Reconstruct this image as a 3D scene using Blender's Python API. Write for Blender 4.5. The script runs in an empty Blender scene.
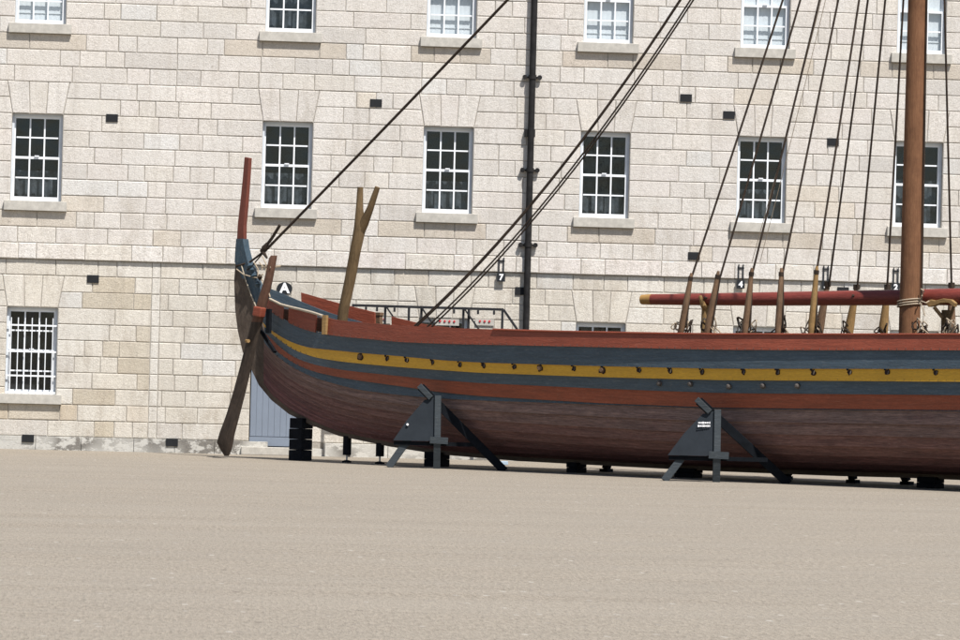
import bpy, math, random
from mathutils import Vector, Matrix
random.seed(7)
sc = bpy.context.scene
COL = sc.collection
PI = math.pi

# ------------------------------------------------------------------ camera
F_PX, THETA, PSI, H_CAM, DIST = 4000.0, 0.026, math.radians(5.6), 1.753, 80.0
HOR = 372.5
PITCH = math.atan((HOR - 320) / F_PX)
FH = Vector((math.sin(PSI), math.cos(PSI), 0)); RH = Vector((math.cos(PSI), -math.sin(PSI), 0))
CAM = Vector((0, 0, H_CAM)) - FH * DIST
FWD = (FH * math.cos(PITCH) + Vector((0, 0, 1)) * math.sin(PITCH)).normalized()
UP = RH.cross(FWD).normalized()
CR = RH * math.cos(THETA) + UP * math.sin(THETA)
CU = -RH * math.sin(THETA) + UP * math.cos(THETA)

def ray(px, py):
    return (FWD + CR * ((px - 480) / F_PX) + CU * ((320 - py) / F_PX)).normalized()
def proj(p):
    d = p - CAM; f = d.dot(FWD)
    return 480 + F_PX * d.dot(CR) / f, 320 - F_PX * d.dot(CU) / f
def wallpt(px, py, yy=0.0):
    r = ray(px, py); return CAM + r * ((yy - CAM.y) / r.y)
def groundpt(px, py):
    r = ray(px, py); return CAM + r * (-CAM.z / r.z)

cam = bpy.data.cameras.new('camera'); co = bpy.data.objects.new('camera', cam); COL.objects.link(co)
cam.sensor_width = 36; cam.lens = 36 * F_PX / 960; cam.clip_end = 3000; cam.clip_start = 0.5
co.matrix_world = Matrix((( CR.x, CU.x, -FWD.x, CAM.x), (CR.y, CU.y, -FWD.y, CAM.y), (CR.z, CU.z, -FWD.z, CAM.z), (0, 0, 0, 1)))
sc.camera = co

# ------------------------------------------------------------------ ship frame
ALPHA = math.radians(36)
ES = (RH * math.cos(ALPHA) - FH * math.sin(ALPHA)).normalized()
ET = (-RH * math.sin(ALPHA) - FH * math.cos(ALPHA)).normalized()
S0 = wallpt(240, 330, -3.0); S0.z = 0
def sh(s, w, z): return S0 + ES * s + ET * w + Vector((0, 0, z))
def onship(px, py, w):
    r = ray(px, py); t = (w - (CAM - S0).dot(ET)) / r.dot(ET); p = CAM + r * t
    return (p - S0).dot(ES), w, p.z
def shp(px, py, w): return sh(*onship(px, py, w))
def interp(tab, x):
    if x <= tab[0][0]:
        (a, b), (c, d) = tab[0], tab[1]
        return b + (d - b) * (x - a) / (c - a)
    for (a, b), (c, d) in zip(tab, tab[1:]):
        if x <= c: return b + (d - b) * (x - a) / (c - a)
    return tab[-1][1]

# ------------------------------------------------------------------ mesh helpers
class MB:
    def __init__(self): self.v = []; self.f = []; self.uv = []; self.c = []
    def add(self, vs, fs, uvs=None, col=None):
        n = len(self.v); self.v += [tuple(p) for p in vs]
        for i, f in enumerate(fs):
            self.f.append([n + k for k in f])
            self.uv.append(uvs[i] if uvs else None); self.c.append(col)
        return self
    def box(self, c, d, rot=None, col=None):
        x, y, z = d[0] / 2, d[1] / 2, d[2] / 2
        vs = [Vector((sx * x, sy * y, sz * z)) for sz in (-1, 1) for sy in (-1, 1) for sx in (-1, 1)]
        if rot: vs = [rot @ v for v in vs]
        c = Vector(c)
        return self.add([c + v for v in vs], [(0, 2, 3, 1), (4, 5, 7, 6), (0, 1, 5, 4), (2, 6, 7, 3), (0, 4, 6, 2), (1, 3, 7, 5)], col=col)
    def beam(self, a, b, wd, ht, side):
        a = Vector(a); b = Vector(b); d = (b - a).normalized()
        s = Vector(side); s = (s - d * s.dot(d)).normalized(); u = d.cross(s)
        vs = []
        for p in (a, b):
            for (i, j) in ((-1, -1), (1, -1), (1, 1), (-1, 1)): vs.append(p + s * (i * wd / 2) + u * (j * ht / 2))
        L = (b - a).length
        return self.add(vs, [(3, 2, 1, 0), (4, 5, 6, 7), (0, 1, 5, 4), (1, 2, 6, 5), (2, 3, 7, 6), (3, 0, 4, 7)])
    def tube(self, pts, rad, n=8, sx=1.0, sidev=None):
        pts = [Vector(p) for p in pts]; m = len(pts)
        if not hasattr(rad, '__len__'): rad = [rad] * m
        rings = []; L = 0
        ref = Vector(sidev) if sidev else Vector((0.31, 0.17, 0.93))
        vs = []; Ls = []
        for i, p in enumerate(pts):
            d = (pts[min(i + 1, m - 1)] - pts[max(i - 1, 0)]).normalized()
            a = ref - d * ref.dot(d)
            if a.length < 1e-3: a = Vector((1, 0, 0)) - d * d.x
            a.normalize(); b = d.cross(a)
            if i: L += (p - pts[i - 1]).length
            Ls.append(L)
            for k in range(n):
                t = 2 * PI * k / n
                vs.append(p + a * (math.cos(t) * rad[i]) + b * (math.sin(t) * rad[i] * sx))
        fs = []; uvs = []
        for i in range(m - 1):
            for k in range(n):
                k2 = (k + 1) % n
                fs.append((i * n + k, i * n + k2, (i + 1) * n + k2, (i + 1) * n + k))
                r = 2 * PI * max(rad[i], .01) / n
                uvs.append(((Ls[i], k * r), (Ls[i], (k + 1) * r), (Ls[i + 1], (k + 1) * r), (Ls[i + 1], k * r)))
        fs.append(tuple(range(n - 1, -1, -1))); uvs.append(None)
        fs.append(tuple((m - 1) * n + k for k in range(n))); uvs.append(None)
        return self.add(vs, fs, uvs)
    def prism(self, poly, dirv, uvf=None):
        n = len(poly); d = Vector(dirv)
        vs = [Vector(p) for p in poly] + [Vector(p) + d for p in poly]
        fs = [tuple(range(n)), tuple(range(2 * n - 1, n - 1, -1))] + [(i, i + n, (i + 1) % n + n, (i + 1) % n) for i in range(n)]
        return self.add(vs, fs)
    def build(self, name, m, parent=None, smooth=False, bevel=0, label=None, origin=None, recalc=True):
        me = bpy.data.meshes.new(name); me.from_pydata(self.v, [], self.f)
        hasc = any(c is not None for c in self.c)
        me.uv_layers.new(name='UVMap')
        if hasc: me.color_attributes.new('tone', 'FLOAT_COLOR', 'CORNER')
        uvl = me.uv_layers['UVMap']; cl = me.color_attributes['tone'] if hasc else None
        for i, p in enumerate(me.polygons):
            for j, li in enumerate(p.loop_indices):
                if self.uv[i]: uvl.data[li].uv = self.uv[i][j]
                else:
                    q = self.v[self.f[i][j]]; nn = p.normal
                    uvl.data[li].uv = (Vector(q).dot(ES), q[2]) if abs(nn.z) < .7 else (Vector(q).dot(ES), Vector(q).dot(ET))
                if cl: cl.data[li].color = (*(self.c[i] or (1, 1, 1)), 1)
            p.use_smooth = smooth
        if recalc:
            import bmesh
            bm = bmesh.new(); bm.from_mesh(me); bmesh.ops.recalc_face_normals(bm, faces=bm.faces)
            bm.to_mesh(me); bm.free()
        me.materials.append(m)
        o = bpy.data.objects.new(name, me); COL.objects.link(o)
        if parent: o.parent = parent; o.matrix_parent_inverse = Matrix.Translation(-wpos(parent))
        if smooth:
            try: me.set_sharp_from_angle(angle=math.radians(40))
            except Exception: pass
        if bevel:
            b = o.modifiers.new('bevel', 'BEVEL'); b.width = bevel; b.segments = 2; b.limit_method = 'ANGLE'
        if label: o['label'] = label
        return o
WP = {}
def wpos(o): return WP.get(o.name, Vector((0, 0, 0)))
def thing(name, label, cat, loc=(0, 0, 0), group=None):
    o = bpy.data.objects.new(name, None); COL.objects.link(o); o.location = loc; WP[o.name] = Vector(loc)
    o['label'] = label; o['category'] = cat
    if group: o['group'] = group
    return o
def tag(o, label, cat, group=None):
    o['label'] = label; o['category'] = cat
    if group: o['group'] = group
    return o

# ------------------------------------------------------------------ materials
class NT:
    def __init__(self, name, rough=.8, spec=.3):
        self.m = bpy.data.materials.new(name); self.m.use_nodes = True
        self.t = self.m.node_tree; self.n = self.t.nodes; self.l = self.t.links
        self.b = self.n['Principled BSDF']; self.b.inputs['Roughness'].default_value = rough
        self.b.inputs['Specular IOR Level'].default_value = spec
    def new(self, ty, **kw):
        x = self.n.new(ty)
        for k, v in kw.items(): setattr(x, k, v)
        return x
    def coord(self, kind='Object', scale=(1, 1, 1)):
        tc = self.new('ShaderNodeTexCoord'); mp = self.new('ShaderNodeMapping'); mp.inputs['Scale'].default_value = scale
        self.l.new(tc.outputs[kind], mp.inputs['Vector']); return mp.outputs['Vector']
    def noise(self, vec, scale, detail=4, rough=.6, lo=.3, hi=.7):
        x = self.new('ShaderNodeTexNoise'); x.inputs['Scale'].default_value = scale; x.inputs['Detail'].default_value = detail
        x.inputs['Roughness'].default_value = rough; self.l.new(vec, x.inputs['Vector'])
        r = self.new('ShaderNodeMapRange'); r.inputs[1].default_value = lo; r.inputs[2].default_value = hi
        self.l.new(x.outputs['Fac'], r.inputs[0]); return r.outputs[0]
    def mix(self, fac, a, b, mode='MIX'):
        x = self.new('ShaderNodeMix', data_type='RGBA', blend_type=mode)
        for s, v in ((0, fac), (6, a), (7, b)):
            if isinstance(v, (int, float)): x.inputs[s].default_value = v
            elif isinstance(v, tuple): x.inputs[s].default_value = (*v, 1)
            else: self.l.new(v, x.inputs[s])
        return x.outputs[2]
    def math(self, op, a, b=None):
        x = self.new('ShaderNodeMath', operation=op)
        for s, v in ((0, a), (1, b)):
            if v is None: continue
            if isinstance(v, (int, float)): x.inputs[s].default_value = v
            else: self.l.new(v, x.inputs[s])
        return x.outputs[0]
    def base(self, c): self.l.new(c, self.b.inputs['Base Color']); return self
    def bump(self, h, strength=.4, dist=.01):
        x = self.new('ShaderNodeBump'); x.inputs['Strength'].default_value = strength; x.inputs['Distance'].default_value = dist
        self.l.new(h, x.inputs['Height']); self.l.new(x.outputs[0], self.b.inputs['Normal']); return self

def mul(c, k): return tuple(min(1, x * k) for x in c)
def plain(name, c, rough=.7, var=.15, scale=6, bump=.15, spec=.3):
    t = NT(name, rough, spec); v = t.coord('Object')
    n = t.noise(v, scale, 5); n2 = t.noise(v, scale * 7, 3)
    c1 = t.mix(n, mul(c, 1 - var), mul(c, 1 + var)); c2 = t.mix(t.math('MULTIPLY', n2, .4), c1, mul(c, 1 - 1.6 * var))
    t.base(c2).bump(n2, bump, .004); return t.m
def paintwood(name, c, wear=(.25, .22, .19), amount=.35, rough=.55, var=.22):
    t = NT(name, rough, .35); v = t.coord('UV', (1, 1, 1))
    vs = t.coord('UV', (.6, 9, 1)); vf = t.coord('UV', (5, 24, 1)); vb = t.coord('UV', (.5, 1.6, 1))
    streak = t.noise(vs, 2.2, 6, .7, .38, .62); fine = t.noise(vf, 2.0, 4, .7, .40, .68); blot = t.noise(vb, 1.6, 5, .6)
    c1 = t.mix(streak, mul(c, 1 - var), mul(c, 1 + var)); c1 = t.mix(t.math('MULTIPLY', blot, .6), c1, mul(c, .66))
    w = t.noise(t.coord('UV', (1.5, 9, 1)), 3.5, 8, .8, .54, .66)
    w2 = t.math('MULTIPLY', w, amount)
    c2 = t.mix(w2, c1, wear); c3 = t.mix(t.math('MULTIPLY', fine, .38), c2, mul(c, .45))
    t.base(c3).bump(t.math('ADD', fine, t.math('MULTIPLY', streak, .6)), .35, .006); return t.m

def stone_mat():
    t = NT('granite_ashlar', .9, .15)
    at = t.new('ShaderNodeAttribute', attribute_name='tone'); tone = at.outputs['Color']
    v = t.coord('Object')
    n1 = t.noise(v, 2.0, 8, .75, .40, .62); n2 = t.noise(v, 14, 6, .75, .38, .66); n3 = t.noise(v, 42, 3, .7, .35, .65)
    c = t.mix(t.math('MULTIPLY', n1, .65), tone, t.mix(1.0, tone, (.82, .79, .73), 'MULTIPLY'))
    c = t.mix(t.math('MULTIPLY', n2, .8), c, t.mix(1.0, tone, (.62, .60, .57), 'MULTIPLY'))
    c = t.mix(t.math('MULTIPLY', n3, .8), c, t.mix(1.0, tone, (1.25, 1.25, 1.27), 'MULTIPLY'))
    # brown weather stains, a little stronger low down
    vst = t.coord('Object', (1.6, 1, .7)); st = t.noise(vst, 1.1, 8, .75, .51, .66)
    sep = t.new('ShaderNodeSeparateXYZ'); t.l.new(t.coord('Object'), sep.inputs[0])
    low = t.new('ShaderNodeMapRange'); low.inputs[1].default_value = 9; low.inputs[2].default_value = 0
    low.inputs[3].default_value = .12; low.inputs[4].default_value = .6; t.l.new(sep.outputs[2], low.inputs[0])
    c = t.mix(t.math('MULTIPLY', st, low.outputs[0]), c, (.30, .245, .18))
    pits = t.noise(v, 9, 10, .85, .565, .65)
    c = t.mix(t.math('MULTIPLY', pits, .70), c, (.20, .175, .15))
    drip = t.noise(t.coord('Object', (3.2, 1, .35)), 1.5, 8, .8, .50, .66); c = t.mix(t.math('MULTIPLY', drip, .42), c, (.35, .31, .26))
    grey = t.noise(v, .45, 4, .6, .4, .65); c = t.mix(t.math('MULTIPLY', grey, .30), c, t.mix(1.0, tone, (.86, .88, .90), 'MULTIPLY'))
    t.base(c).bump(t.math('ADD', n2, t.math('MULTIPLY', n3, .6)), .5, .008); return t.m
def plinth_mat():
    t = NT('peeling_limewash', .9, .1); v = t.coord('Object', (1, 1, 1.6))
    at = t.new('ShaderNodeAttribute', attribute_name='tone')
    big = t.noise(t.coord('Object', (.35, 1, .35)), 1.3, 3, .5, .44, .54)
    p = t.noise(v, 3.5, 8, .75, .46, .51); fine = t.noise(v, 30, 4, .7)
    c = t.mix(fine, (.60, .585, .55), (.50, .48, .44)); c = t.mix(1.0, c, at.outputs['Color'], 'MULTIPLY')
    dk = t.mix(fine, (.09, .085, .08), (.22, .20, .17))
    c = t.mix(t.math('MULTIPLY', t.math('MULTIPLY', big, p), .9), c, dk)
    t.base(c).bump(p, .4, .01); return t.m
def ground_mat():
    t = NT('gritty_parade_ground', .95, .1); v = t.coord('Object')
    grit = t.noise(t.coord('Object', (1, .22, 1)), 22, 3, .75, .36, .64); grit2 = t.noise(t.coord('Object', (1, .16, 1)), 36, 2, .7, .34, .66)
    big = t.noise(v, .35, 5, .6, .35, .65); mid = t.noise(v, 1.7, 6, .75, .36, .64)
    band = t.noise(t.coord('Object', (.10, 1.0, 1)), .8, 7, .75, .36, .64)
    c = t.mix(grit, (.155, .131, .100), (.292, .250, .197))
    c = t.mix(t.math('MULTIPLY', grit2, .45), c, (.35, .31, .25))
    c = t.mix(t.math('MULTIPLY', mid, .30), c, (.19, .165, .135))
    c = t.mix(t.math('MULTIPLY', band, .55), c, (.290, .257, .210))
    c = t.mix(t.math('MULTIPLY', big, .30), c, (.225, .20, .165))
    vo = t.new('ShaderNodeTexVoronoi'); vo.inputs['Scale'].default_value = 5; t.l.new(t.coord('Object', (1, .3, 1)), vo.inputs['Vector'])
    sp = t.new('ShaderNodeMapRange'); sp.inputs[1].default_value = .16; sp.inputs[2].default_value = .10; t.l.new(vo.outputs['Distance'], sp.inputs[0])
    rnd = t.new('ShaderNodeSeparateXYZ'); t.l.new(vo.outputs['Color'], rnd.inputs[0])
    cs = t.mix(rnd.outputs[0], (.12, .10, .08), (.44, .41, .36))
    c = t.mix(t.math('MULTIPLY', sp.outputs[0], .55), c, cs)
    t.base(c).bump(t.math('ADD', grit, grit2), .6, .01); return t.m
def hullwood(name='tarred_planking'):
    t = NT(name, .75, .25)
    vs = t.coord('UV', (.35, 7, 1)); vf = t.coord('UV', (2.5, 26, 1)); vb = t.coord('UV', (.6, 1.2, 1))
    s = t.noise(vs, 2.4, 7, .75, .38, .62); f = t.noise(vf, 2, 4, .7, .38, .66); b = t.noise(vb, 1.2, 6, .7, .38, .62)
    at = t.new('ShaderNodeAttribute', attribute_name='tone')
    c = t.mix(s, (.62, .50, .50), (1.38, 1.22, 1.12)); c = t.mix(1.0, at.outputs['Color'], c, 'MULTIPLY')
    c = t.mix(t.math('MULTIPLY', b, .4), c, t.mix(1.0, at.outputs['Color'], (.72, .78, .75), 'MULTIPLY'))
    sc_ = t.noise(t.coord('UV', (3, 22, 1)), 3.2, 8, .8, .56, .66)
    c = t.mix(t.math('MULTIPLY', sc_, .6), c, (.34, .27, .24))
    c = t.mix(t.math('MULTIPLY', f, .55), c, (.042, .027, .025))
    t.base(c).bump(t.math('ADD', f, s), .5, .008); return t.m
def bark(name, a, b):
    t = NT(name, .8, .2); vs = t.coord('UV', (1.2, 12, 1)); s = t.noise(vs, 3, 7, .7); f = t.noise(t.coord('UV', (6, 70, 1)), 2, 4, .7, .25, .75)
    bl = t.noise(t.coord('Object'), 2.5, 6, .7, .45, .6)
    c = t.mix(s, a, b); c = t.mix(t.math('MULTIPLY', bl, .4), c, mul(a, .6)); c = t.mix(t.math('MULTIPLY', f, .4), c, mul(a, .5))
    t.base(c).bump(t.math('ADD', f, s), .5, .008); return t.m
def glass_mat():
    t = NT('window_glass'); g = t.new('ShaderNodeBsdfGlossy'); g.inputs['Roughness'].default_value = .04; g.inputs['Color'].default_value = (.8, .85, .9, 1)
    tr = t.new('ShaderNodeBsdfTransparent'); tr.inputs['Color'].default_value = (.95, .97, .97, 1)
    lw = t.new('ShaderNodeLayerWeight'); lw.inputs['Blend'].default_value = .5; fc = t.math('ADD', t.math('MULTIPLY', t.math('POWER', lw.outputs['Facing'], 5.0), .9), .05)
    nz = t.noise(t.coord('Object'), 1.6, 2, .5); bp = t.new('ShaderNodeBump'); bp.inputs['Strength'].default_value = .2; bp.inputs['Distance'].default_value = .02
    t.l.new(nz, bp.inputs['Height']); t.l.new(bp.outputs[0], g.inputs['Normal'])
    m = t.new('ShaderNodeMixShader'); t.l.new(fc, m.inputs[0]); t.l.new(tr.outputs[0], m.inputs[1]); t.l.new(g.outputs[0], m.inputs[2])
    t.l.new(m.outputs[0], t.n['Material Output'].inputs['Surface']); return t.m

M = dict(
    stone=stone_mat(), plinth=plinth_mat(), mortar=plain('lime_mortar', (.36, .33, .285), .95, .3, 9),
    sill=plain('granite_sill', (.47, .445, .395), .9, .18, 8), ground=ground_mat(), glass=glass_mat(),
    white=plain('white_sash_paint', (.78, .80, .82), .45, .05, 4, .05), box=plain('sash_box_paint', (.62, .66, .70), .5, .08, 4, .05),
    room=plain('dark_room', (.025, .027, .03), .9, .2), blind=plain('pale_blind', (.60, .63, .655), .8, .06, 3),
    curtain=plain('grey_net_curtain', (.055, .066, .078), .9, .7, 3), iron=plain('black_iron', (.02, .02, .022), .5, .3, 10),
    pipe=plain('dark_grey_cast_iron', (.022, .021, .021), .7, .4, 7, .15, .15), vent=plain('dark_vent', (.012, .013, .015), .7, .3),
    door=plain('blue_grey_door_paint', (.20, .235, .29), .6, .07, 2, .05),
    red=paintwood('worn_red_paint', (.255, .060, .031), (.34, .16, .11), .35), blue=paintwood('worn_slate_blue_paint', (.062, .090, .114), (.18, .19, .19), .5),
    yellow=paintwood('ochre_yellow_paint', (.68, .375, .032), (.42, .25, .07), .35, .5, .08), red2=paintwood('orange_red_paint', (.27, .066, .030), (.34, .17, .11), .35),
    hull=hullwood(), stem=bark('weathered_stem_oak', (.085, .062, .048), (.15, .118, .09)), deck=bark('deck_boards', (.12, .085, .055), (.2, .15, .1)),
    stemblue=paintwood('faded_blue_paint', (.042, .072, .098), (.19, .19, .18), .9), mast=bark('varnished_pine_mast', (.15, .068, .034), (.26, .13, .065)),
    yard=paintwood('oxblood_spar_paint', (.20, .042, .030), (.3, .14, .1), .25, .42), tip=plain('ochre_spar_tip', (.34, .19, .06), .6),
    fork=bark('forked_trunk_wood', (.105, .068, .034), (.215, .145, .072)), oar=bark('dark_tarred_oar', (.035, .026, .020), (.085, .062, .046)),
    oarred=bark('reddish_oar_shaft', (.10, .05, .032), (.17, .09, .06)), rope=bark('tarred_rope', (.022, .015, .011), (.075, .052, .036)),
    hemp=bark('pale_hemp_rope', (.36, .28, .19), (.5, .42, .32)), toggle=bark('shroud_pin_wood', (.12, .070, .042), (.27, .17, .10)),
    toggle2=bark('golden_pin_wood', (.25, .15, .06), (.38, .24, .1)), palewood=bark('pale_bare_wood', (.42, .36, .27), (.55, .48, .38)),
    stand=paintwood('slate_grey_stand_paint', (.036, .046, .053), (.13, .14, .14), .4, .7, .12), standd=plain('dark_timber_baked_shade', (.0075, .009, .0115), .9, .3, 8, .15, .08),  # dark timber, with the hull's shade on the stand leg put into its colour
    ply=plain('grey_plywood_panel', (.022, .027, .033), .75, .15, 3, .15, .12), block=plain('black_tarred_block', (.008, .009, .012), .85, .4, 6, .15, .1),
    signw=plain('sign_white', (.85, .85, .85), .5, .03), signk=plain('sign_black', (.02, .022, .025), .4, .1), steel=plain('grey_steel', (.30, .31, .32), .4, .2, 9),
    signr=plain('sign_red', (.55, .03, .04), .5, .1), port=plain('oar_port_dark', (.022, .010, .008), .8, .5, 30), rust=plain('rusty_iron_bolt', (.10, .085, .075), .5, .5, 30),
    oarhead=paintwood('dark_worn_red_paint', (.17, .045, .028), (.22, .12, .09), .4), tarp=plain('pale_blue_plastic', (.35, .45, .55), .5, .1))

# ------------------------------------------------------------------ ground
g = MB(); g.add([(-250, -160, 0), (250, -160, 0), (250, 60, 0), (-250, 60, 0)], [(0, 1, 2, 3)])
go = g.build('ground', M['ground'], recalc=False); go['kind'] = 'structure'

# ------------------------------------------------------------------ barracks building
bld = thing('barracks_building', 'long three storey pale granite ashlar barracks with rows of white sash windows', 'building', (0, 0, 0))
CH = .3215; PL = .235
zS = PL + 11 * CH
OW = 1.0                                           # opening width
zfix = wallpt(160, 262.5).z
colsX = []
for px in (36.5, 287, 448, 605, 762, 918.5): colsX.append(wallpt(px, 165).x)
CH = (wallpt(160, 5).z - zfix) / 16.0; CH2 = (zfix - wallpt(160, 439).z) / 11.0; PL = wallpt(160, 439).z; zS = zfix
SEAM = wallpt(150, 350).x
print('CH', CH, CH2, PL, zS, colsX, [proj(Vector((x, 0, zS + 6 * CH))) for x in colsX])
# spare bays beyond the frame
stepX = colsX[5] - colsX[4]
allX = [colsX[0] - stepX * 1.55, colsX[0]] + colsX[1:] + [colsX[5] + stepX, colsX[5] + 2 * stepX]
X0, X1 = allX[0] - 2.0, allX[-1] + 2.0
NUP = 26
courses = [(PL + i * CH2, PL + (i + 1) * CH2) for i in range(11)] + [(zS + i * CH, zS + (i + 1) * CH) for i in range(NUP)]
ZT = courses[-1][1]
rows = {'ground': (2, 8), 'first': (14, 20), 'second': (25, 31)}     # course index of sill bottom, opening top
DOORX = wallpt(278, 400).x; DOORW = 1.12
openings = []                                       # (x0,x1,z0,z1,kind)
for r, (i0, i1) in rows.items():
    for x in allX:
        if r == 'ground' and abs(x - colsX[1]) < .1:
            openings.append((DOORX - DOORW / 2, DOORX + DOORW / 2, 0.16, courses[i1 - 1][1], 'door', i1)); continue
        openings.append((x - OW / 2, x + OW / 2, courses[i0][0], courses[i1 - 1][1], r, i1))
wm = MB(); tones_u = [(.62, .58, .53), (.625, .585, .53), (.605, .57, .52), (.63, .60, .555), (.61, .57, .505), (.60, .57, .525), (.62, .575, .53)]
tones_l = [(.60, .565, .495), (.59, .55, .475), (.615, .58, .515), (.56, .52, .445), (.595, .56, .49), (.635, .61, .555), (.54, .50, .43)]
def tone(low):
    r = random.random()
    t = random.choice(tones_l if low else tones_u)
    if r < .025: t = (.585, .515, .415)
    elif r < .07: t = (.615, .61, .585)
    elif r < .10: t = (.52, .49, .45)
    k = random.uniform(.95, 1.04)
    mean = (.585, .545, .475) if low else (.595, .56, .51)
    return mul(tuple(a_ * .55 + b_ * .45 for a_, b_ in zip(t, mean)), k)
def stone(poly, y, col):     # poly: (x,z) corners, counter-clockwise from lower left
    cx = sum(p[0] for p in poly) / len(poly); cz = sum(p[1] for p in poly) / len(poly)
    def ins(p, d): 
        dx = cx - p[0]; dz = cz - p[1]
        return (p[0] + (d if dx > 0 else -d), p[1] + (d if dz > 0 else -d))
    g_ = .0045; j = random.uniform(-.0035, .0035)
    A = [ins(p, g_) for p in poly]; B = [ins(p, g_ + .007) for p in poly]; C_ = [ins(p, g_ + .016) for p in poly]; n = len(poly)
    A = [(a[0] + random.uniform(-.006, .004), a[1] + random.uniform(-.005, .004)) for a in A]
    vs = [(a[0], y + .016, a[1]) for a in A] + [(a[0], y + j + .003 + random.uniform(-.002, .002), a[1]) for a in B] + [(a[0], y + j, a[1]) for a in C_]
    fs = [(i, (i + 1) % n, (i + 1) % n + n, i + n) for i in range(n)] + [(i + n, (i + 1) % n + n, (i + 1) % n + 2 * n, i + 2 * n) for i in range(n)]
    fs.append(tuple(range(2 * n, 3 * n)))
    wm.add(vs, fs, col=col)
ARCH = .11
for ci, (z0, z1) in enumerate(courses):
    bl = []
    for (ox0, ox1, oz0, oz1, kind, it) in openings:
        if oz0 <= z0 + .01 and z1 <= oz1 + .01: bl.append((ox0, ox0, ox1, ox1))
        elif kind == 'door' and z0 < oz1 - .05 and z1 > oz0: bl.append((ox0, ox0, ox1, ox1))
        elif oz1 - .01 <= z0 and ci < it + 2:
            k0 = (ci - it) * .5; k1 = k0 + .5
            bl.append((ox0 - ARCH * k0, ox0 - ARCH * k1, ox1 + ARCH * k0, ox1 + ARCH * k1))
    bl.sort(); segs = []; cur = (X0, X0)
    for b in bl: segs.append((cur, (b[0], b[1]))); cur = (b[2], b[3])
    segs.append((cur, (X1, X1)))
    yy = -.055 if ci == 11 else 0.0
    for (a, b) in segs:
        L = b[0] - a[0]
        cuts = [0.0]; x = 0
        while True:
            w_ = random.choice([.36, .5, .62, .78, .9, 1.05]) * random.uniform(.9, 1.1)
            if L - x - w_ < .28: break
            x += w_; cuts.append(x)
        cuts = [c for c in cuts]
        if ci < 11 and a[0] < SEAM - .2 and b[0] > SEAM + .2:
            cuts = [c for c in cuts if abs(a[0] + c - SEAM) > .22] + [SEAM - a[0], SEAM - a[0] + .17]; cuts = sorted(set(cuts))
        cuts.append(L)
        for i in range(len(cuts) - 1):
            xl0 = a[0] if i == 0 else a[0] + cuts[i]; xl1 = a[1] if i == 0 else a[0] + cuts[i]
            xr0 = b[0] if i == len(cuts) - 2 else a[0] + cuts[i + 1]; xr1 = b[1] if i == len(cuts) - 2 else a[0] + cuts[i + 1]
            tc = tone(ci < 11) if ci != 11 else mul(random.choice(tones_u), 1.04); mid = (xl0 + xr0) / 2
            if ci < 11 and abs(xl0 - SEAM) < .02: tc = (.62, .59, .53)
            if ci < 11 and SEAM - 1.3 < mid < SEAM and random.random() < .45: tc = tuple(a_ * b_ for a_, b_ in zip(tc, (.86, .82, .75)))
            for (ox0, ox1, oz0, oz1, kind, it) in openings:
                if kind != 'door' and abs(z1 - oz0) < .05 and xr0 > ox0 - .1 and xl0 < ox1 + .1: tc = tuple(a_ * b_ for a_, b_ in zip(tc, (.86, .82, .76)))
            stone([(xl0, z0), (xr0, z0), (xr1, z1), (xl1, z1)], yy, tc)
for (ox0, ox1, oz0, oz1, kind, it) in openings:      # flat arches of three stones
    if it + 1 >= len(courses): continue
    zt = courses[it + 1][1]; W = ox1 - ox0
    for k in range(3):
        f0, f1 = (0, .34, .66)[k], (.34, .66, 1)[k]
        tw = W + 2 * ARCH
        stone([(ox0 + W * f0, oz1), (ox0 + W * f1, oz1), (ox0 - ARCH + tw * (f1 * .96 + .02 if k < 2 else 1), zt), (ox0 - ARCH + tw * (f0 * .96 + .02 if k else 0), zt)], -.003, tone(it < 11))
wm.build('wall', M['stone'], bld, recalc=False)
# mortar backing with the openings left out, and reveals
bk = MB(); T = .26
zs = sorted(set([0, ZT] + [o[2] for o in openings] + [o[3] for o in openings]))
for za, zb in zip(zs, zs[1:]):
    xs = [X0]
    for o in sorted(openings):
        if o[2] <= za + 1e-4 and o[3] >= zb - 1e-4: xs += [o[0], o[1]]
    xs.append(X1)
    for i in range(0, len(xs), 2):
        xa, xb = xs[i], xs[i + 1]; bk.box(((xa + xb) / 2, .012 + T / 2, (za + zb) / 2), (xb - xa, T, zb - za))
bk.box(((X0 + X1) / 2, -.018, (courses[11][0] + courses[11][1]) / 2), (X1 - X0, .05, CH - .03)); bk.build('wall_core', M['mortar'], bld)
bb = MB(); bb.box(((X0 + X1) / 2, 9.3, ZT / 2), (X1 - X0, .3, ZT)); bb.box((X0 + .15, 4.7, ZT / 2), (.3, 8.8, ZT)); bb.box((X1 - .15, 4.7, ZT / 2), (.3, 8.8, ZT))
bb.box(((X0 + X1) / 2, .9, ZT / 2 + .6), (X1 - X0 - .7, .1, ZT - 1.3)); bb.build('rear_walls', M['sill'], bld)
rf = MB(); rf.box(((X0 + X1) / 2, 4.7, ZT + .1), (X1 - X0 + .5, 9.9, .2)); rf.build('roof', M['sill'], bld)
# dressed reveals at each opening
# plinth
pm = MB(); x = X0
while x < X1:
    w_ = random.uniform(.7, 1.5); xe = min(x + w_, X1)
    if not (x < DOORX + DOORW / 2 and xe > DOORX - DOORW / 2) or True:
        k = random.uniform(.85, 1.05)
        zt_ = PL if not (x > DOORX - 1.2 and x < DOORX + .6) else .155
        j = random.uniform(0, .012)
        pm.box(((x + xe) / 2, -.012 + j, zt_ / 2 - .02), (xe - x - .008, .06, zt_ + .03), col=(k, k, k * .98))
    x = xe
pm.build('plinth', M['plinth'], bld, bevel=.006)
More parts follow.
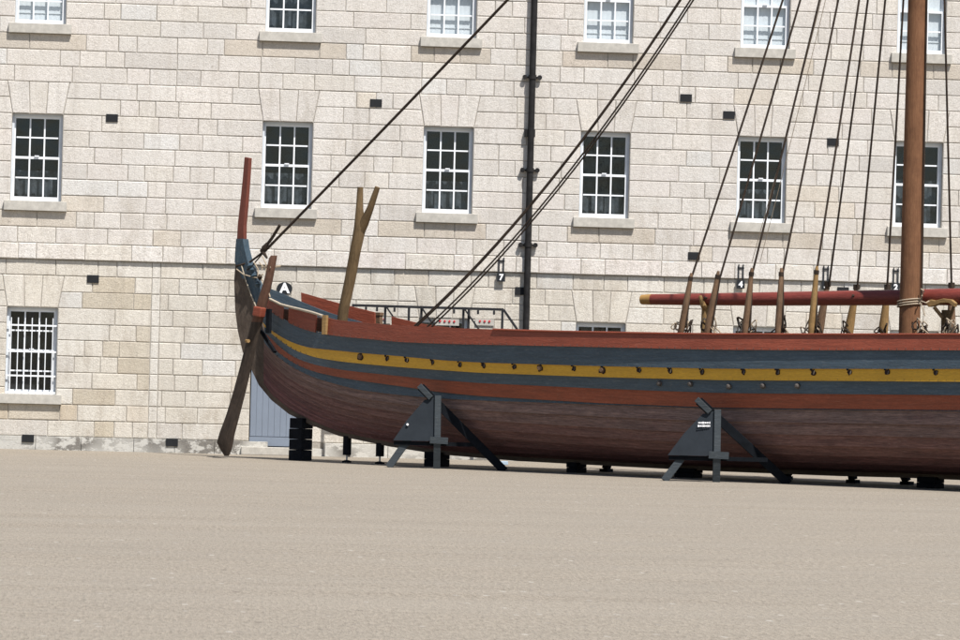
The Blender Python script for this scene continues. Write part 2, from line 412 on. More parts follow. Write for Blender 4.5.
# vents
def vent(px, py, w=.235, h=.155):
    p = wallpt(px, py); m = MB()
    m.box((p.x, -.004, p.z), (w, .03, h)); o = m.build('vent', M['vent'], bld)
for (px, py) in ((112, 118), (376, 103), (93, 279), (28, 438.5), (172, 442.5), (521, 291), (694, 256), (686, 98), (729, 115), (833, 142), (843, 291), (660, 441)): vent(px, py) if py < 430 else None
for (px, py) in ((28, 438.5), (172, 442.5)):
    p = wallpt(px, py, -.05); m = MB(); m.box((p.x, -.045, p.z), (.235, .03, .15)); m.build('vent', M['vent'], bld)

def window(x, z0, z1, style):
    o = None; W = OW; m = MB(); sd = .075
    # outer box frame (the part)
    fw = .045; yb = .15; sz = z0 + .19            # sill top
    for sx in (-1, 1): m.box((x + sx * (W / 2 - fw / 2), yb, (sz + z1) / 2), (fw, .1, z1 - sz))
    m.box((x, yb, z1 - fw / 2), (W - 2 * fw, .1, fw)); win = m.build('window', M['box'], bld)
    wi = W - 2 * fw; zb = sz; zt = z1 - fw; zm = (zb + zt) / 2 + .02
    s = MB(); by = .13
    def sash(za, zc, y, low):
        st = .028; rl = .085 if low else .045; tp = .045
        s.box((x - wi / 2 + st / 2, y, (za + zc) / 2), (st, .035, zc - za)); s.box((x + wi / 2 - st / 2, y, (za + zc) / 2), (st, .035, zc - za))
        s.box((x, y, za + rl / 2), (wi - 2 * st, .035, rl)); s.box((x, y, zc - tp / 2), (wi - 2 * st, .035, tp))
        ia, ic = za + rl, zc - tp; iw = wi - 2 * st
        for k in (1, 2): s.box((x - iw / 2 + iw * k / 3, y, (ia + ic) / 2), (.030, .03, ic - ia))
        for k in range(3): s.box((x - iw / 2 + iw * (k + .5) / 3, y, (ia + ic) / 2), (iw / 3 - .031, .029, .030))
    off = .22 if style == 'open' else 0
    sash(zm - .02, zt, by + .04, False); sash(zb, zm + .02, by, True)
    s.box((x, by - .03, zm + .035), (.09, .03, .02))
    s.build('sash', M['white'], win)
    gm = MB(); wg = (wi - .05) / 2
    for (ya, za, zc) in ((by + .003, zb + .05, zm - .01), (by + .043, zm, zt - .02)): gm.add([(x - wg, ya, za), (x + wg, ya, za), (x + wg, ya, zc), (x - wg, ya, zc)], [(0, 1, 2, 3)])
    gm.build('glass', M['glass'], win, recalc=False)
    sm = MB(); sw = W + .24; sz0 = z0 - .005
    sm.box((x, .065, sz0 + .0975), (W - .006, .29, .190)); sm.box((x, -.038, sz0 + .0975), (sw, .085, .195))
    sm.build('sill', M['sill'], win, bevel=.008)
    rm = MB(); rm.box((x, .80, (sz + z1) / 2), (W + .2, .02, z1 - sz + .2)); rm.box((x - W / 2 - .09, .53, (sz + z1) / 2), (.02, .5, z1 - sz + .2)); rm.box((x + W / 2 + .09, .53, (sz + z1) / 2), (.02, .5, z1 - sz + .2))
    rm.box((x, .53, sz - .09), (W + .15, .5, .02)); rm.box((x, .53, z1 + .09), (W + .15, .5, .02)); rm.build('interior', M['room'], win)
    if style == 'blind':
        bm_ = MB(); n = 30; top = zt - random.choice((.0, .02))
        vs = []; fs = []
        for i in range(n + 1):
            xx = x - wi / 2 + .02 + (wi - .04) * i / n; yy = .20 + .0015 * math.sin(i * 1.9)
            vs += [(xx, yy, zb + .0), (xx, yy, top)]
        fs = [(2 * i, 2 * i + 2, 2 * i + 3, 2 * i + 1) for i in range(n)]
        bm_.add(vs, fs); bm_.box((x, .19, zb + random.uniform(.18, .3)), (wi - .04, .01, .02))
        bm_.build('blind', M['blind'], win)
    elif style in ('dark', 'half'):
        bm_ = MB(); n = 24; vs = []; hgt = random.uniform(.5, 1.05)
        for i in range(n + 1):
            xx = x - wi / 2 + .02 + (wi - .04) * i / n; yy = .32 + .02 * math.sin(i * 1.3 + x)
            vs += [(xx, yy, zb), (xx, yy, zb + hgt)]
        bm_.add(vs, [(2 * i, 2 * i + 2, 2 * i + 3, 2 * i + 1) for i in range(n)]); bm_.build('curtain', M['curtain'], win)
    if style == 'bars':
        br = MB(); yy = .045
        for i in range(7): 
            xx = x - W / 2 + .09 + (W - .18) * i / 6
            br.tube([(xx, yy, sz + .01), (xx, yy, z1 - .21)], .011, 6)
        for zz in (z1 - .36, (sz + z1) / 2 - .02, sz + .36): br.box((x, yy, zz), (W - .02, .012, .032))
        br.box((x, yy, sz + .03), (W - .02, .02, .04)); br.build('bars', M['white'], win)
style2 = {0: 'blind', 1: 'blind', 2: 'dark', 3: 'blind', 4: 'blind', 5: 'blind', 6: 'blind', 7: 'dark', 8: 'blind'}
for r, (i0, i1) in rows.items():
    for k, x in enumerate(allX):
        z0, z1 = courses[i0][0], courses[i1 - 1][1]
        if r == 'ground':
            if k == 2: continue
            window(x, z0, z1, 'bars')
        else: window(x, z0, z1, style2[k] if r == 'second' else 'dark')
# plank door
dm = MB(); dz0, dz1 = .17, courses[7][1] - .03; n = 9
for i in range(n):
    xa = DOORX - DOORW / 2 + .02 + (DOORW - .04) * i / n; wd = (DOORW - .04) / n
    dm.box((xa + wd / 2, .09 + (i % 2) * .002, (dz0 + dz1) / 2 + .1), (wd - .004, .04, dz1 - dz0 - .2))
dm.box((DOORX, .075, dz0 + .1), (DOORW - .03, .03, .18)); dd = dm.build('door', M['door'], bld)
dh = MB(); dh.box((DOORX + .4, .05, 1.1), (.03, .04, .14)); dh.build('handle', M['iron'], dd)
ds = MB(); ds.box((DOORX, .05, .08), (DOORW + .3, .30, .16)); ds.build('doorstep', M['sill'], bld, bevel=.01)
# drainpipe
pt = wallpt(534.3, 0, -.1); pb = wallpt(526, 330, -.1); px_ = (pt.x + pb.x) / 2
dp = MB(); dp.tube([(px_, -.11, .02), (px_, -.11, ZT)], .066, 14)
for zz in [wallpt(530, y, -.1).z for y in (77, 170, 245)] + [wallpt(530, -20, -.1).z, .5]: dp.tube([(px_, -.11, zz - .04), (px_, -.11, zz + .04)], .08, 14)
dpo = dp.build('drainpipe', M['pipe'], bld, smooth=True)
for y in (77, 170, 245, -20):
    zz = wallpt(530, y, -.1).z; b = MB(); b.box((px_, -.04, zz), (.27, .05, .035))
    for sx in (-1, 1): b.tube([(px_ + sx * .15, -.085, zz), (px_ + sx * .15, -.0, zz)], [.05, .035], 8)
    b.build('bracket', M['pipe'], dpo)
zz = wallpt(530, 133, -.1).z; b = MB(); b.box((px_ - .02, -.06, zz), (.21, .1, .15)); b.build('bracket', M['pipe'], dpo)

# ------------------------------------------------------------------ wall signs
def glyph(txt, size, p, m, parent, yoff):
    cu = bpy.data.curves.new('txt', 'FONT'); cu.body = txt; cu.size = size; cu.align_x = 'CENTER'; cu.align_y = 'CENTER'; cu.extrude = .003; cu.offset = .006 * size / .15
    to = bpy.data.objects.new('txt', cu); COL.objects.link(to); bpy.context.view_layer.update()
    me = bpy.data.meshes.new_from_object(to.evaluated_get(bpy.context.evaluated_depsgraph_get()))
    bpy.data.objects.remove(to)
    R = Matrix(((1, 0, 0), (0, 0, -1), (0, 1, 0))).to_4x4()
    me.transform(Matrix.Translation((p.x, yoff, p.z)) @ R); me.materials.clear(); me.materials.append(m)
    o = bpy.data.objects.new('lettering', me); COL.objects.link(o); o.parent = parent; o.matrix_parent_inverse = Matrix.Translation(-wpos(parent))
p = wallpt(284.5, 288.5)
t = thing('round_sign', 'black round sign with a white letter A on the wall behind the stern', 'sign', (p.x, 0, p.z))
m = MB(); m.prism([(p.x + .155 * math.cos(a * PI / 14), -.03, p.z + .125 * math.sin(a * PI / 14)) for a in range(28)], (0, .026, 0)); m.build('sign_plate', M['signk'], t)
glyph('A', .27, p, M['signw'], t, -.036)
for d, px, py, lab in (('7', 501, 277.5, 'small black plate with a white 7 hung beside the drainpipe'), ('4', 740.5, 284.5, 'small black plate with a white 4 above the tapering spar'),
                       ('3', 825.5, 285.5, 'small black plate with a white 3 half hidden by a shroud'), ('2', 895.5, 287.5, 'small black plate with a white 2 just left of the mast')):
    p = wallpt(px, py, -.06); t = thing('number_sign', lab, 'sign', (p.x, 0, p.z), 'bay number plates along the wall')
    m = MB(); m.box((p.x, -.075, p.z), (.165, .02, .165)); m.build('sign_plate', M['signk'], t)
    glyph(d, .165, p, M['signw'], t, -.089)
    h = MB()
    for sx in (-1, 1): h.box((p.x + sx * .045, -.075, p.z + .083 + .16), (.022, .02, .32))
    h.box((p.x, -.04, p.z + .083 + .25), (.13, .07, .03)); h.build('hanger', M['signk'], t)

# ------------------------------------------------------------------ ship curves (photo curve heights read at each hull station)
SM = 17.2
C0 = [(262, 294), (268, 298), (280, 305), (300, 309.5), (318, 314), (330, 319.3), (345, 321), (400, 325.6), (460, 328.2), (540, 331), (600, 332.2), (700, 334), (800, 334.3), (960, 334.3)]
C1 = [(262, 303), (269, 310), (282, 318.5), (296, 325.5), (313, 331), (340, 335.3), (370, 338), (400, 341), (450, 343), (540, 344.7), (640, 346.9), (720, 348.6), (800, 349), (960, 349)]
C2 = [(262, 321), (268, 327.5), (274, 331.5), (288, 340), (307.5, 346.5), (340, 349.7), (360, 351.8), (400, 355), (440, 359), (480, 361.5), (600, 365), (720, 367.6), (960, 367.7)]
C3 = [(264, 326), (269, 331), (281, 340.5), (296, 350), (316, 356.5), (340, 360.3), (360, 362.5), (400, 366), (440, 369), (480, 371.7), (600, 376), (720, 379), (960, 380.5)]
C4 = [(264, 332), (269.5, 336), (282, 348.5), (296, 357.5), (316, 364), (340, 368.5), (360, 371), (400, 375), (440, 379), (480, 382), (600, 387.5), (720, 392), (960, 394)]
C5 = [(264, 337), (274, 348.5), (288, 358.8), (300.5, 365.5), (316, 371), (340, 376.2), (360, 379.5), (400, 385), (440, 391), (480, 395), (600, 402), (720, 406.5), (960, 409)]
C6 = [(264, 342), (274, 353), (288, 363.7), (300.5, 370.5), (316, 377), (340, 384), (360, 389), (400, 394), (440, 397.5), (480, 399.4), (600, 403.4), (720, 407.4), (960, 410)]
OUT = [(237, 262), (235.5, 280), (236.5, 310), (239, 330), (244, 352), (251, 366), (260, 385), (272.5, 400), (290, 414), (312, 425), (340, 436), (390, 446.5), (440, 454.5), (517, 461), (605, 465.7), (665, 468.8), (720, 471.5), (840, 476.2), (905, 477.8)]
INN = [(243, 262), (247, 280), (258, 308), (265, 328), (270, 343), (276, 358), (283, 374), (293, 391), (307, 404), (326, 417), (350, 428), (392, 439), (440, 447.5), (517, 454.5), (605, 459), (665, 462), (720, 465), (840, 469.5), (905, 471)]
WM = [1.90, 1.90, 1.87, 1.83, 1.78, 1.70, 1.70]; AX = [3.4, 3.3, 3.1, 2.9, 2.7, 2.5, 2.4]
START = [262, 262, 262, 264, 264, 264, 264]
W0 = .07
def wid(k, s, s0): 
    u = max(0, min(1, (s - s0) / (SM - s0))); return W0 + (WM[k] - W0) * (1 - (1 - u) ** AX[k])
def solve_z(s, w, tab):
    z = 1.6
    for _ in range(8):
        x, y = proj(sh(s, w, z)); ty = interp(tab, x)
        z += (y - ty) * .0185
    return z
NS = 120
def smooth(a, n):
    for _ in range(n):
        a = [a[0]] + [(a[i - 1] + 2 * a[i] + a[i + 1]) / 4 for i in range(1, len(a) - 1)] + [(a[-2] + 3 * a[-1]) / 4]
    return a
def make_curve(k, tab, side=1, s0=None):
    if s0 is None: s0 = onship(START[k], interp(tab, START[k]), W0)[0]
    ss = [s0 + (SM - s0) * (i / NS) ** 1.35 for i in range(NS + 1)]
    ws = [wid(k, s, s0) for s in ss]
    zz = smooth([solve_z(s, side * w, tab) for s, w in zip(ss, ws)], 6)
    return ss, ws, zz
curves = [make_curve(k, t_) for k, t_ in enumerate([C0, C1, C2, C3, C4, C5, C6])]
FAR0 = [(280, 288), (301, 292), (320, 297.8), (340, 303.5), (371, 311), (390, 316), (417, 322.5), (440, 327), (470, 330.5), (540, 333.5), (620, 335), (960, 337)]
far0 = make_curve(0, FAR0, -1, curves[0][0][0])
# from amidships forward keep the far rail level with the near one
fz = []
for i in range(NS + 1):
    pxx = proj(sh(far0[0][i], -far0[1][i], far0[2][i]))[0]
    a = max(0, min(1, (pxx - 400) / 120)); fz.append(far0[2][i] * (1 - a) + curves[0][2][i] * a)
far0 = (far0[0], far0[1], smooth(fz, 3))
FAR1 = [(262, 284), (268, 287.5), (280, 292), (300, 301), (320, 309), (335, 315), (352, 319), (371, 323.5), (400, 330), (960, 340)]
far1 = make_curve(1, FAR1, -1, curves[1][0][0]); fz = []
for i in range(NS + 1):
    pxx = proj(sh(far1[0][i], -far1[1][i], far1[2][i]))[0]
    a = max(0, min(1, (pxx - 360) / 60)); fz.append(far1[2][i] * (1 - a) + curves[1][2][i] * a)
far1 = (far1[0], far1[1], smooth(fz, 3))
keel = [onship(px, py, 0.05) for (px, py) in OUT]
def keelz(s):
    return interp([(a[0], a[2]) for a in keel[4:]], s) if s < keel[-1][0] else keel[-1][2]
ship = thing('viking_ship', 'full size wooden longship striped red, blue and yellow, propped on stands', 'ship', sh(SM, 0, 0))

def full(c, side):     # list of (s,w,z) over the whole length, mirrored about midship
    a = [(s, side * w, z) for s, w, z in zip(*c)]
    b = [(2 * SM - s, side * w, z) for s, w, z in zip(*c)][::-1][1:]
    return a + b
def strake(mb, top, bot, side, th=.03, lap=.022, skip=None, v0=0, tone_=None, lip0=0.0, sub=1):
    A = full(top, side); B = full(bot, side); n = len(A)
    for i in range(n - 1):
        if skip and skip(i, A[i]): continue
        q = []
        for (P, off, dz) in ((A, lip0, 0), (B, lap, -.02), (B, lap - th, -.02), (A, lip0 - th, 0)):
            for j in (i, i + 1):
                s, w, z = P[j]; e = min(1, min(j, n - 1 - j) / 22); q.append(sh(s, w + side * (off * e), z + dz * e))
        # q: 0,1 outer top; 2,3 outer bottom; 4,5 inner bottom; 6,7 inner top
        u0, u1 = A[i][0], A[i + 1][0]; hgt = abs(A[i][2] - B[i][2])
        uvs = [((u0, v0 + hgt), (u1, v0 + hgt), (u1, v0), (u0, v0))] * 6
        fs = [(0, 1, 3, 2), (2, 3, 5, 4), (4, 5, 7, 6), (6, 7, 1, 0)]
        uvl = uvs[:4]
        if (skip and (skip(i - 1, A[i - 1]) or skip(i + 1, A[i + 1]))) or i in (0, n - 2):
            fs += [(0, 2, 4, 6), (1, 7, 5, 3)]; uvl = uvs[:6]
        mb.add(q, fs, uvl, col=tone_)
rv = random.Random(3)
def sk_near(i, P):
    if P[0] > SM: return False
    x = proj(sh(P[0], P[1], P[2]))[0]
    return 281.5 < x < 288 or 314.5 < x < 323
def sk_far(i, P):
    if P[0] > SM: return False
    x = proj(sh(P[0], P[1], P[2]))[0]
    return x < 300 or 371 < x < 390
names = [('bulwark_strake', 'red'), ('upper_strake', 'blue'), ('yellow_strake', 'yellow'), ('lower_blue_strake', 'blue'), ('lower_red_strake', 'red2'), ('thin_blue_strake', 'blue')]
parts = {}
for k, (nm, mt) in enumerate(names):
    for side in (-1, 1):
        top = curves[k]
        if k == 0 and side == -1: top = far0
        if k == 1 and side == -1: top = far1
        if k == 0:
            A_ = full(top, side); f_ = sk_near if side == 1 else sk_far; run = []; runs = []
            for i in range(len(A_) - 1):
                if f_(i, A_[i]):
                    if run: runs.append(run); run = []
                else: run.append(i)
            if run: runs.append(run)
            for rn in runs:
                m = MB(); strake(m, top, curves[1] if side == 1 else far1, side, skip=lambda i, P, a=rn[0], b=rn[-1]: i < a or i > b, v0=side + rn[0], lap=.032, lip0=-.004)
                parts[nm] = m.build('bulwark_panel', M[mt], ship)
        else:
            m = MB(); strake(m, top, curves[k + 1], side, v0=k * 3.7 + side, lap=.032, lip0=-.004); parts[nm] = m.build(nm, M[mt], ship)
# bottom planking
NB = 7; bc = []
s6, w6, z6 = curves[6]
for j in range(NB + 1):
    t_ = j / NB; ws = []; zz = []
    for s, w, z in zip(s6, w6, z6):
        u = (s - s6[0]) / (SM - s6[0]); zr = min(keelz(s) + .10, z - .02); p_ = 1.15 + 1.3 * min(1, u * 1.7)
        # even girth: z falls faster at first, then the plank runs flatter
        q = t_ ** 1.0
        zt = 1 - (1 - q) ** (1.0 + .55 * min(1, u * 1.7)); ws.append(.05 + (w - .05) * (1 - q ** p_)); zz.append(z + (zr - z) * zt)
    bc.append((s6, ws, zz))
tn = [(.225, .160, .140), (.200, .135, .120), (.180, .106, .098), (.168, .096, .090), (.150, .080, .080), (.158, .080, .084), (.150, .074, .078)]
for j in range(NB):
    for side in (1, -1):
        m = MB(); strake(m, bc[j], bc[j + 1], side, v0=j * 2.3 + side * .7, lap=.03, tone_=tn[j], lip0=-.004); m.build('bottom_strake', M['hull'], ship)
# keel and stems
def ribbon(name, outer, inner, th, mt, mirror=True, w=.0):
    if mirror is True and outer is not OUT:
        ribbon(name, outer, inner, th, mt, False, w); return ribbon(name, outer, inner, th, mt, 'only', w)
    mb = MB()
    O = [onship(px, py, w) for px, py in outer]; I = [onship(px, py, w) for px, py in inner]
    for flip in ((True,) if mirror == 'only' else (False, True) if mirror else (False,)):
        f = (lambda s: 2 * SM - s) if flip else (lambda s: s)
        vs = []; n = len(O)
        for (a, b) in zip(O, I):
            for (q, d) in ((a, th / 2 * .7), (b, th / 2), (b, -th / 2), (a, -th / 2 * .7)): vs.append(sh(f(q[0]), d, q[2]))
        fs = []
        for i in range(n - 1):
            for k in range(4): fs.append((4 * i + k, 4 * i + (k + 1) % 4, 4 * i + 4 + (k + 1) % 4, 4 * i + 4 + k))
        fs += [(0, 1, 2, 3), (4 * n - 1, 4 * n - 2, 4 * n - 3, 4 * n - 4)]
        # grain runs along the ribbon
        Ls = [0]
        for i in range(1, n): Ls.append(Ls[-1] + math.dist(O[i], O[i - 1]))
        uvs = []
        for i in range(n - 1):
            for k in range(4): uvs.append(((Ls[i], k * .2), (Ls[i], k * .2 + .2), (Ls[i + 1], k * .2 + .2), (Ls[i + 1], k * .2)))
        uvs += [None, None]
        mb.add(vs, fs, uvs)
    if mirror and outer is OUT:
        a, b = O[-1], I[-1]; s2 = 2 * SM - a[0]; 
        q = []
        for s in (a[0], s2):
            for (zz_, d) in ((a[2], th * .35), (b[2], th / 2), (b[2], -th / 2), (a[2], -th * .35)): q.append(sh(s, d, zz_))
        mb.add(q, [(0, 1, 5, 4), (1, 2, 6, 5), (2, 3, 7, 6), (3, 0, 4, 7)])
    return mb.build(name, M[mt], ship, bevel=.006)
ribbon('stem_and_keel', OUT, INN, .13, 'stem')
ribbon('stem_cheek', [(238, 239), (237.2, 248), (236.4, 262), (245, 281), (255, 305), (262, 320)], [(245.6, 239), (247, 248), (250.5, 262), (258, 280), (265, 295), (269, 308)], .17, 'stemblue')
ribbon('stem_head', [(245.6, 157), (243.6, 180), (241, 205), (238.7, 225), (238, 239)], [(250.4, 158), (249, 180), (247.2, 205), (245.3, 225), (245.2, 239)], .10, 'oarhead')
lm = MB(); pts = [shp(px, py, .09) for px, py in ((241, 264), (246, 281), (252, 297), (257, 309))]; lm.tube(pts, .012, 6); lm.build('stem_batten', M['palewood'], ship)
# deck
m = MB(); A3 = full(curves[3], 1)
for i in range(len(A3) - 1):
    a, b = A3[i], A3[i + 1]; ia, ib = max(.02, a[1] - .05), max(.02, b[1] - .05)
    m.add([sh(a[0], -ia, a[2] - .1), sh(b[0], -ib, b[2] - .1), sh(b[0], ib, b[2] - .1), sh(a[0], ia, a[2] - .1)], [(0, 1, 2, 3)], [((a[0], -ia), (b[0], -ib), (b[0], ib), (a[0], ia))])
m.build('deck', M['deck'], ship)
# rails and fittings near the stern
def nearw(k, px, s=None):
    c = curves[k]
    best = min(range(NS + 1), key=lambda i: abs(proj(sh(c[0][i], c[1][i], c[2][i]))[0] - px)); return c[1][best], c[2][best], c[0][best]
pts = []
for px, dy in ((270, 2), (280, .5), (290, .5), (300, .7), (312, .8), (323, 1.2)):
    w_, z_, s_ = nearw(0, px); pts.append(sh(s_, w_ + .01, z_ + .005))
m = MB(); m.tube(pts, .026, 8); m.build('rail_cap', M['palewood'], ship, smooth=True)
w_, z_, s_ = nearw(0, 326); m = MB(); m.beam(sh(s_, w_ + .04, z_ - .32), sh(s_, w_ + .04, z_ + .04), .10, .07, ES); m.build('bitt_post', M['toggle2'], ship, bevel=.006)
for px in (379,):
    p = shp(px, 314, -1.15); q = Vector(p); q.z -= .6; m = MB(); m.beam(q, p, .11, .10, ES); m.beam(p - ES * .07, p + ES * .07, .12, .06, ET); m.build('bitt_post', M['toggle'], ship, bevel=.006)
for px in (284.8, 318.5):
    w_, z_, s_ = nearw(0, px); m = MB(); m.beam(sh(s_ - .35, w_ - .34, z_ - .17), sh(s_ + .35, w_ - .10, z_ - .21), .26, .04, Vector((0, 0, 1))); m.build('inner_plank', M['oarred'], ship)
# little ledge timber line under red rail at midship (top edge cap)
m = MB(); A0 = full(curves[0], 1)
m.tube([sh(s, w + .005, z) for s, w, z in A0[60:-60:3]], .018, 6); B0 = full(far0, -1); m.tube([sh(s, w - .005, z) for s, w, z in B0[75:-75:3]], .018, 6)
m.build('gunwale_cap', M['red'], ship, smooth=True)
# oar ports
def blob(c, n_, up, r, seed, th=.02):
    rr = random.Random(seed); a = ES; n = 10; vs = [];
    for k in range(n):
        t_ = 2 * PI * k / n; q = r * rr.uniform(.6, 1.15)
        vs.append(c + a * (q * math.cos(t_) * .95) + Vector((0, 0, 1)) * (q * math.sin(t_)))
    return vs
ports = [(361, 1.7), (385, 1), (409, .8), (433.5, 1), (459, 1), (484, .8), (512.5, .9), (541, 1.6), (573.5, 1), (605, 1.6), (637, 1), (669, 1), (706, 1.1), (740, 1), (776, 1), (812, 1), (850.5, 1), (892, 1), (932, 1)]
for i, (px, r) in enumerate(ports):
    c2 = curves[2]; c3 = curves[3]
    w2, z2, s2 = nearw(2, px); w3, z3, s3 = nearw(3, px)
    def onhull(px):
        w2, z2, s2 = nearw(2, px)
        best = min(range(NS), key=lambda i: abs(c3[0][i] - s2)); return s2, (w2 + c3[1][best]) / 2 + .013, (z2 + c3[2][best]) / 2
    s_, w_, z_ = onhull(px)
    m = MB(); R_ = .055 * (1.0 + .25 * (r - 1)) if r < 1.5 else .085
    c = sh(s_, w_ + .004, z_ + (.01 if r > 1.5 else .02))
    vs = blob(c, None, None, R_, i)
    m.prism(vs, ET * .012)
    if r < 1.5:   # the tear-drop slot for the blade
        d = ES * (-.045) + Vector((0, 0, .05)); m.prism([v * .45 + c * .55 + d for v in vs], ET * .013)
    o = m.build('oar_port', M['port'], parts['yellow_strake'])
    if r < 1.5:
        m = MB(); m.beam(c + ES * (.01) + ET * .010 - Vector((0, 0, .03)), c + ES * .03 + ET * .016 + Vector((0, 0, .03)), .016, .01, ES); 
        m.build('port_shutter', M['hemp' if px in (409, 541, 850.5, 812, 669) else 'rust'], parts['yellow_strake'])
    else:
        m = MB(); m.tube([c + ET * .015, c + ET * .05], [.05, .035], 8); m.build('tarred_plug', M['toggle'], parts['yellow_strake'])
for px, py in ((659.5, 383.5), (690.5, 384), (729, 386.5), (763, 386), (797.5, 386)):
    w4, z4, s4 = nearw(3, px); p = shp(px, py, w4 + .0); m = MB(); m.tube([p - ET * .02, p + ET * .035, p + ET * .05], [.05, .042, .02], 10)
    m.build('iron_bolt', M['rust'], parts['lower_blue_strake'])
# rivet rows (one mesh)
m = MB(); rr = random.Random(5)
for k in (1, 2, 3, 4, 5, 6):
    c = curves[k]; n = 0; last = -1
    for i in range(8, NS + 1):
        for sd in (0, 1):
            if i == NS and sd: continue
    s = c[0][8]
    while s < SM * 1.15:
        s_ = s if s <= SM else 2 * SM - s
        i = max(j for j in range(NS + 1) if c[0][j] <= s_); j2 = min(i + 1, NS); f = 0 if j2 == i else (s_ - c[0][i]) / (c[0][j2] - c[0][i])
        w = c[1][i] * (1 - f) + c[1][j2] * f; z = c[2][i] * (1 - f) + c[2][j2] * f
        p = sh(s, w + .022, z - .0 + rr.uniform(-.004, .004)); m.box(p, (.024, .014, .020))
        s += .16 + rr.uniform(-.01, .01)
m.build('rivets', M['rust'], ship)['kind'] = 'stuff'

# mast, spar and rigging
sm_, _, zb_ = onship(909.3, 333, 0)
MT = 17.2
mast_base = sh(sm_, 0, .4)
topz = onship(proj(sh(sm_, 0, 15))[0], -450, 0)[2]; print('mast top z', topz, sm_)
m = MB(); m.tube([sh(sm_, 0, .4 + (topz + .8 - .4) * i / 12) for i in range(13)], [.185 - .075 * (i / 12) ** 1.5 for i in range(13)], 20, sidev=ES)
m.build('mast', M['mast'], ship, smooth=True)
TOP = sh(sm_, 0, topz)
def rope(a, b, r, sag=0, n=14, name='rope', mt='rope', parent=None):
    a = Vector(a); b = Vector(b); pts = []
    for i in range(n + 1):
        t_ = i / n; p = a.lerp(b, t_); p.z -= 4 * sag * t_ * (1 - t_); pts.append(p)
    m = MB(); m.tube(pts, r, 7); return m.build(name, M[mt], parent or ship, smooth=True)
def lashing(c, parent, seed, sc_=1.0, mts=('rope', 'hemp')):
    rr = random.Random(seed)
    for mi, mt in enumerate(mts):
        m = MB()
        for k in range(4 if mi == 0 else 6):
            cc = c + ES * rr.uniform(-.10, .10) * sc_ + Vector((0, 0, rr.uniform(-.10, .12))) + ET * rr.uniform(-.04, .04)
            rx = rr.uniform(.02, .05) * sc_; rz = rr.uniform(.04, .12) * sc_; tw = rr.uniform(-.8, .8); pts = []
            for q in range(13):
                t_ = 2 * PI * q / 12; a_ = rx * math.cos(t_); b_ = rz * math.sin(t_)
                pts.append(cc + ES * (a_ * math.cos(tw) - b_ * math.sin(tw)) + Vector((0, 0, a_ * math.sin(tw) + b_ * math.cos(tw))) + ET * (.03 * math.sin(2 * t_)))
            m.tube(pts, rr.uniform(.012, .018) if mt == 'rope' else .012, 6)
        m.build('lashing', M[mt], parent, smooth=True)
# near shrouds: lower end px,py of rope ; pin top ; pin foot
near = [((692, 275), (691.5, 273), (681, 333), 'toggle'), ((720.5, 275), (718.5, 271), (707, 333), 'toggle'), ((752.5, 272), (752, 268), (745, 334), 'toggle'),
        ((783, 270), (781.5, 268), (778, 335), 'toggle'), ((817.5, 265), (817, 266), (811, 334), 'toggle2')]
for i, (rp, tp, ft, mt) in enumerate(near):
    w = 1.76; a = shp(rp[0], rp[1] + 1, w)
    so = rope(a, TOP, .019, .05, name='shroud')
    A_ = shp(*tp, w + .04); B_ = shp(*ft, w + .04)
    m = MB(); m.tube([B_, B_.lerp(A_, .15), B_.lerp(A_, .6), B_.lerp(A_, .93), A_], [.05, .062, .052, .036, .022], 9); m.build('shroud_pin', M[mt], so, smooth=True)
    rope(a + Vector((0, 0, .02)), B_ + ES * .1 + Vector((0, 0, .12)), .017, name='lanyard', parent=so, n=4)
    lashing(shp(ft[0] + 1, 329, w - .02), so, 20 + i, 1.35)
    m = MB(); m.tube([A_ + (A_ - B_) * -.06 + ET * 0, A_ + (A_ - B_) * -.12], .045, 8); m.build('seizing', M['rope'], so)
far = [((829, 285), (827.5, 285), (818.5, 333), 'toggle'), ((857, 290), (856.5, 288), (848.5, 333), 'toggle2'), ((887, 290), (887.5, 288), (883, 333), 'toggle2'), ((951.5, 286), (951.5, 286), (951, 334), 'toggle')]
for i, (rp, tp, ft, mt) in enumerate(far):
    w = -1.8; a = shp(*rp, w); so = rope(a, TOP if i < 3 else TOP + ES * .1, .019, .05, name='shroud')
    A_ = shp(*tp, w - .03); B_ = shp(*ft, w - .03)
    m = MB(); m.tube([B_, B_.lerp(A_, .15), B_.lerp(A_, .6), A_], [.085, .085, .062, .04], 9); m.build('shroud_pin', M[mt], so, smooth=True)
    lashing(shp(ft[0] - 2, 329, w + .05), so, 40 + i, 1.0, ('rope',))
    m = MB(); m.tube([A_ - Vector((0, 0, .03)), A_ + Vector((0, 0, .06))], .06, 8); m.build('seizing', M['rope'], so)
# other lines
bs = rope(shp(266, 250, .0), TOP, .027, .1, name='backstay')
for k, (px, py, sg, r) in enumerate(((414.5, 326, 1.37, .019), (417, 326, 1.34, .017), (427, 327, 1.36, .016), (431.5, 327, 1.34, .016))):
    wv = [1.1, 1.1, 1.1, 1.1][k]
    rope(shp(px, py, wv), TOP + ES * (0, .03, .18, .24)[k], r, sg, n=30, name='slack_brace')
rope(shp(921.5, 300, .0) , sh(sm_, 0, topz) + ES * .12, .017, name='halyard')
rope(shp(760, 262, -1.0), TOP, .006, .3, name='thin_line', mt='hemp'); rope(shp(752, 262, -1.0), TOP, .006, .35, name='thin_line', mt='hemp')
